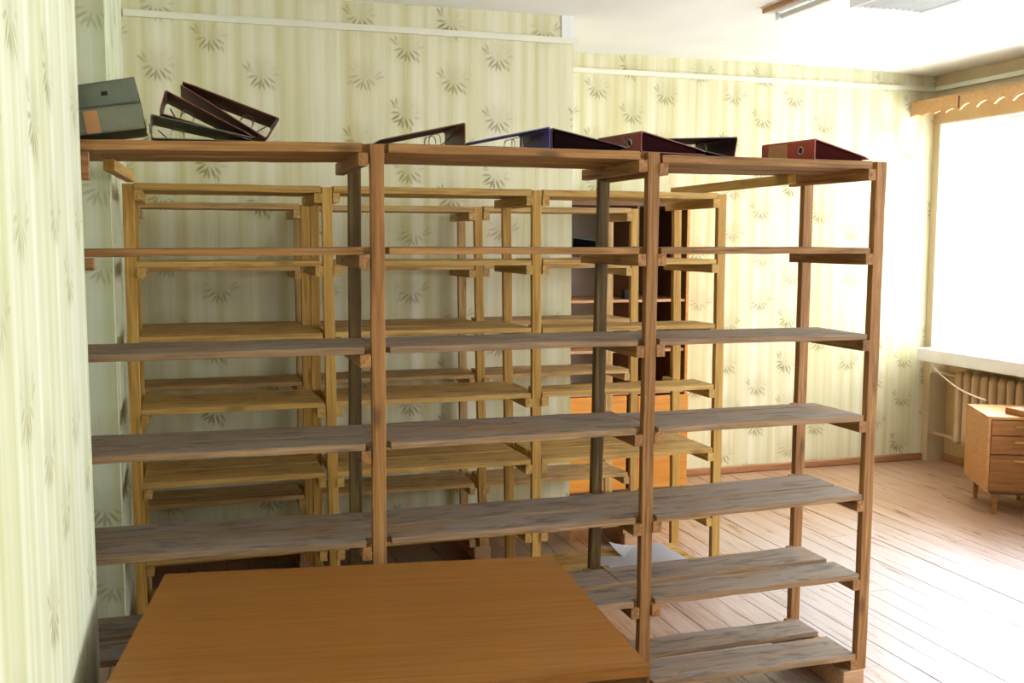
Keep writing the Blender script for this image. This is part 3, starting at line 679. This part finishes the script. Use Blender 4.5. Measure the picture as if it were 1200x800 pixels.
# ------------------------------------------------------------------ foreground desk
desk = empty('desk', (0.46, 2.68, 0), 'orange-brown veneered desk in the foreground, in front of the front rack', 'desk')
FL, FR, NR, NL = Vector((-0.083, 3.233)), Vector((1.106, 3.055)), Vector((1.036, 2.173)), Vector((-0.225, 2.267))
def quad_slab(name, q, z0, z1, mat, bev=0.0):
    ctr = sum(q, Vector((0, 0)))/4; ang = math.atan2(q[1].y-q[0].y, q[1].x-q[0].x)
    R = Matrix.Translation((ctr.x, ctr.y, (z0+z1)/2)) @ Matrix.Rotation(ang, 4, 'Z'); Ri = R.inverted(); bm = bmesh.new()
    lo = [bm.verts.new(Ri @ Vector((p.x, p.y, z0))) for p in q]; hi = [bm.verts.new(Ri @ Vector((p.x, p.y, z1))) for p in q]
    bm.faces.new(lo); bm.faces.new(hi[::-1])
    for i in range(4): bm.faces.new((lo[i], hi[i], hi[(i+1) % 4], lo[(i+1) % 4]))
    bmesh.ops.recalc_face_normals(bm, faces=bm.faces[:])
    if bev: bmesh.ops.bevel(bm, geom=bm.edges[:], offset=bev, segments=2, affect='EDGES')
    o = link(name, bm, mat, desk); o.matrix_local = Matrix.Translation(-desk.location) @ R; return o
def inset(d, e=None):
    e = d if e is None else e; ctr = (FL+FR+NR+NL)/4; ux = (FR-FL).normalized(); uy = (FR-NR).normalized()
    return [FL+ux*d-uy*e, FR-ux*d-uy*e, NR-ux*d+uy*e, NL+ux*d+uy*e]
quad_slab('desk_top', [FL, FR, NR, NL], 0.724, 0.750, M['veneer'], 0.0015)
q = inset(0.0012); quad_slab('edge_band', q, 0.7205, 0.7238, M['veneer_shaded'])
q = inset(0.012); 
def side(name, a, b, w, z0, z1, mat):
    a, b = Vector(a), Vector(b); d = (b-a).normalized(); n = Vector((-d.y, d.x))
    return quad_slab(name, [a+n*w/2, b+n*w/2, b-n*w/2, a-n*w/2], z0, z1, mat, 0.001)
side('side_panel', q[1], q[2], 0.022, 0.001, 0.7202, M['veneer_shaded'])
side('side_panel', q[0], q[3], 0.022, 0.001, 0.7202, M['veneer_shaded'])
u = (q[2]-q[3]).normalized()
side('front_apron', q[3]+u*0.013, q[2]-u*0.013, 0.02, 0.60, 0.7202, M['veneer_shaded'])
side('back_panel', q[0]+u*0.014, q[1]-u*0.014, 0.018, 0.30, 0.7202, M['veneer_shaded'])

# ------------------------------------------------------------------ low pedestal by the window and the table top leaning its end on it
ped = empty('drawer_pedestal', (4.87, 5.30, 0), 'low light-wood pedestal with two drawers on legs by the radiator', 'pedestal', rz=math.radians(-27))
def pbox(name, x0, x1, y0, y1, z0, z1, mat, parent=ped, bev=0.0015): return box(name, x0, x1, y0, y1, z0, z1, mat, parent, bev)
PWd, PDp, PZ0, PZ1 = 0.42, 0.525, 0.158, 0.645
pbox('top', 0, PWd, 0, PDp, PZ1-0.018, PZ1, M['pedestal'])
pbox('side_panel', 0, 0.018, 0.0, PDp, PZ0, PZ1-0.0185, M['pedestal']); pbox('side_panel', PWd-0.018, PWd, 0, PDp, PZ0, PZ1-0.0185, M['pedestal'])
pbox('back_panel', 0.0185, PWd-0.0185, PDp-0.008, PDp, PZ0, PZ1-0.0185, M['pedestal']); pbox('bottom', 0.0185, PWd-0.0185, 0.002, PDp-0.009, PZ0, PZ0+0.016, M['pedestal_dark'])
zz = PZ1-0.021
for nm, h in (('drawer', 0.098), ('drawer', 0.118), ('door', 0.232)):
    d = pbox(nm, 0.020, PWd-0.020, -0.004, 0.014, zz-h, zz-0.003, M['pedestal_dark'])
    pbox('handle', PWd/2-0.05, PWd/2+0.05, -0.022, -0.0042, zz-0.045, zz-0.033, M['pedestal'], d)
    zz -= h+0.003
for (lx, ly) in ((0.07, 0.04), (PWd-0.07, 0.04), (0.07, PDp-0.05), (PWd-0.07, PDp-0.05)):
    bm = bmesh.new(); vs = add_box(bm, lx-0.016, lx+0.016, ly-0.016, ly+0.016, 0.001, PZ0-0.0205)
    for v in vs:
        if v.co.z < 0.01: v.co.x = lx+(v.co.x-lx)*0.65; v.co.y = ly+(v.co.y-ly)*0.65
    link('leg', bm, M['pedestal_dark'], ped)
pbox('leg_frame', 0.04, PWd-0.04, 0.02, PDp-0.03, PZ0-0.020, PZ0-0.0005, M['cab_dark'])
tb = empty('writing_table', (5.3, 4.8, 0), 'dark-edged table whose top rests over the low pedestal at the right edge', 'table')
def tbx(name, *a, **k): o = box(name, *a[:6], a[6], None, 0.002); inl(o, tb)
tbx('table_top', 5.07, 5.50, 4.10, 5.377, 0.6462, 0.684, M['pedestal_dark'])
tbx('table_end', 5.10, 5.48, 4.14, 4.165, 0.001, 0.6460, M['pedestal_dark'])

# ------------------------------------------------------------------ wardrobe in the recess behind the racks
wd = empty('wardrobe', (2.75, 6.55, 0), 'tall wardrobe with dark open shelves above orange doors, behind the racks', 'wardrobe')
def wbx(name, x0, x1, y0, y1, z0, z1, mat, bev=0.001):
    o = box(name, x0, x1, y0, y1, z0, z1, mat, None, bev); inl(o, wd); return o
wx0, wx1, wy0, wy1, wz = 2.235, 3.250, 6.31, 6.832, 2.03
wbx('side_panel', wx0, wx0+0.02, wy0, wy1, 0.001, wz, M['cab_orange']); wbx('side_panel', wx1-0.02, wx1, wy0, wy1, 0.001, wz, M['cab_orange'])
wbx('side_lining', wx1-0.0225, wx1-0.0203, wy0+0.003, wy1-0.02, 0.75, wz-0.05, M['cab_dark'])
wbx('top_board', wx0+0.0203, wx1-0.0203, wy0, wy1, wz-0.045, wz, M['cab_dark'])
wbx('base', wx0+0.0203, wx1-0.0203, wy0+0.02, wy1, 0.001, 0.08, M['cab_dark'])
wbx('divider', 2.862, 2.880, wy0+0.004, wy1-0.010, 0.0805, wz-0.0455, M['cab_dark'])
wbx('back_panel', wx0+0.0203, 2.861, wy1-0.008, wy1, 0.0805, wz-0.0455, M['cab_back'])
wbx('back_panel', 2.881, wx1-0.0230, wy1-0.008, wy1, 0.0805, wz-0.0455, M['cab_dark'])
for z in (1.695, 1.365, 1.03, 0.745):
    m_ = M['cab_shelf'] if z < 1.6 else M['cab_dark']
    wbx('shelf', wx0+0.0205, 2.8615, wy0+0.012, wy1-0.009, z-0.018, z, m_); wbx('shelf', 2.8805, wx1-0.0232, wy0+0.012, wy1-0.009, z-0.018, z, m_)
d = wbx('door', wx0+0.0205, 2.802, wy0-0.004, wy0+0.0115, 0.085, 0.722, M['cab_orange'])
d = wbx('door', 2.882, wx1-0.0003, wy0-0.019, wy0-0.0015, 0.085, 0.716, M['cab_orange'])
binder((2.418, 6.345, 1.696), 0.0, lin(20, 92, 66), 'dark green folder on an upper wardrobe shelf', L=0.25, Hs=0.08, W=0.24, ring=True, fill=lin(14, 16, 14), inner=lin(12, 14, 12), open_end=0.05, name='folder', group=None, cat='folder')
bxo = empty('small_box', (2.83, 6.40, 1.3655), 'small dark and brown box on the middle wardrobe shelf', 'box')
for nm, q, m_ in (('box_body', (2.80, 2.845, 6.36, 6.42, 1.3655, 1.43), M['black']), ('box_lid', (2.8455, 2.859, 6.36, 6.42, 1.3655, 1.42), M['cab_shelf'])):
    inl(box(nm, *q, m_, None, 0.002), bxo)

# papers on the lowest shelf of the middle rack
def sheet(name, loc, rz, w, l, label, curl=0.0):
    bm = bmesh.new(); n = 8; G = []
    for i in range(n+1):
        row = []
        for j in range(n+1):
            u, v = i/n, j/n; c = max(0, (1-u)+v-1.45)
            row.append(bm.verts.new((u*w, v*l, curl*c*c*0.5+0.0006*math.sin(9*u+5*v))))
        G.append(row)
    for i in range(n):
        for j in range(n): bm.faces.new((G[i][j], G[i+1][j], G[i+1][j+1], G[i][j+1]))
    r_ = bmesh.ops.solidify(bm, geom=bm.faces[:], thickness=0.0005)
    o = link(name, bm, M['paper']); o.location = loc; o.rotation_euler = (0, 0, rz); tag(o, label, 'paper', 'papers on the lowest shelf of the middle rack'); return o
zp = ZB[6]+0.023+0.0035
sheet('paper_sheet', (2.13, 4.60, zp), 0.05, 0.30, 0.36, 'white paper sheet with one corner curled up on the middle rack lowest shelf', curl=0.22)
sheet('paper_sheet', (1.93, 4.56, zp), -0.2, 0.19, 0.28, 'dustier paper sheet lying left of the curled one on the lowest shelf')
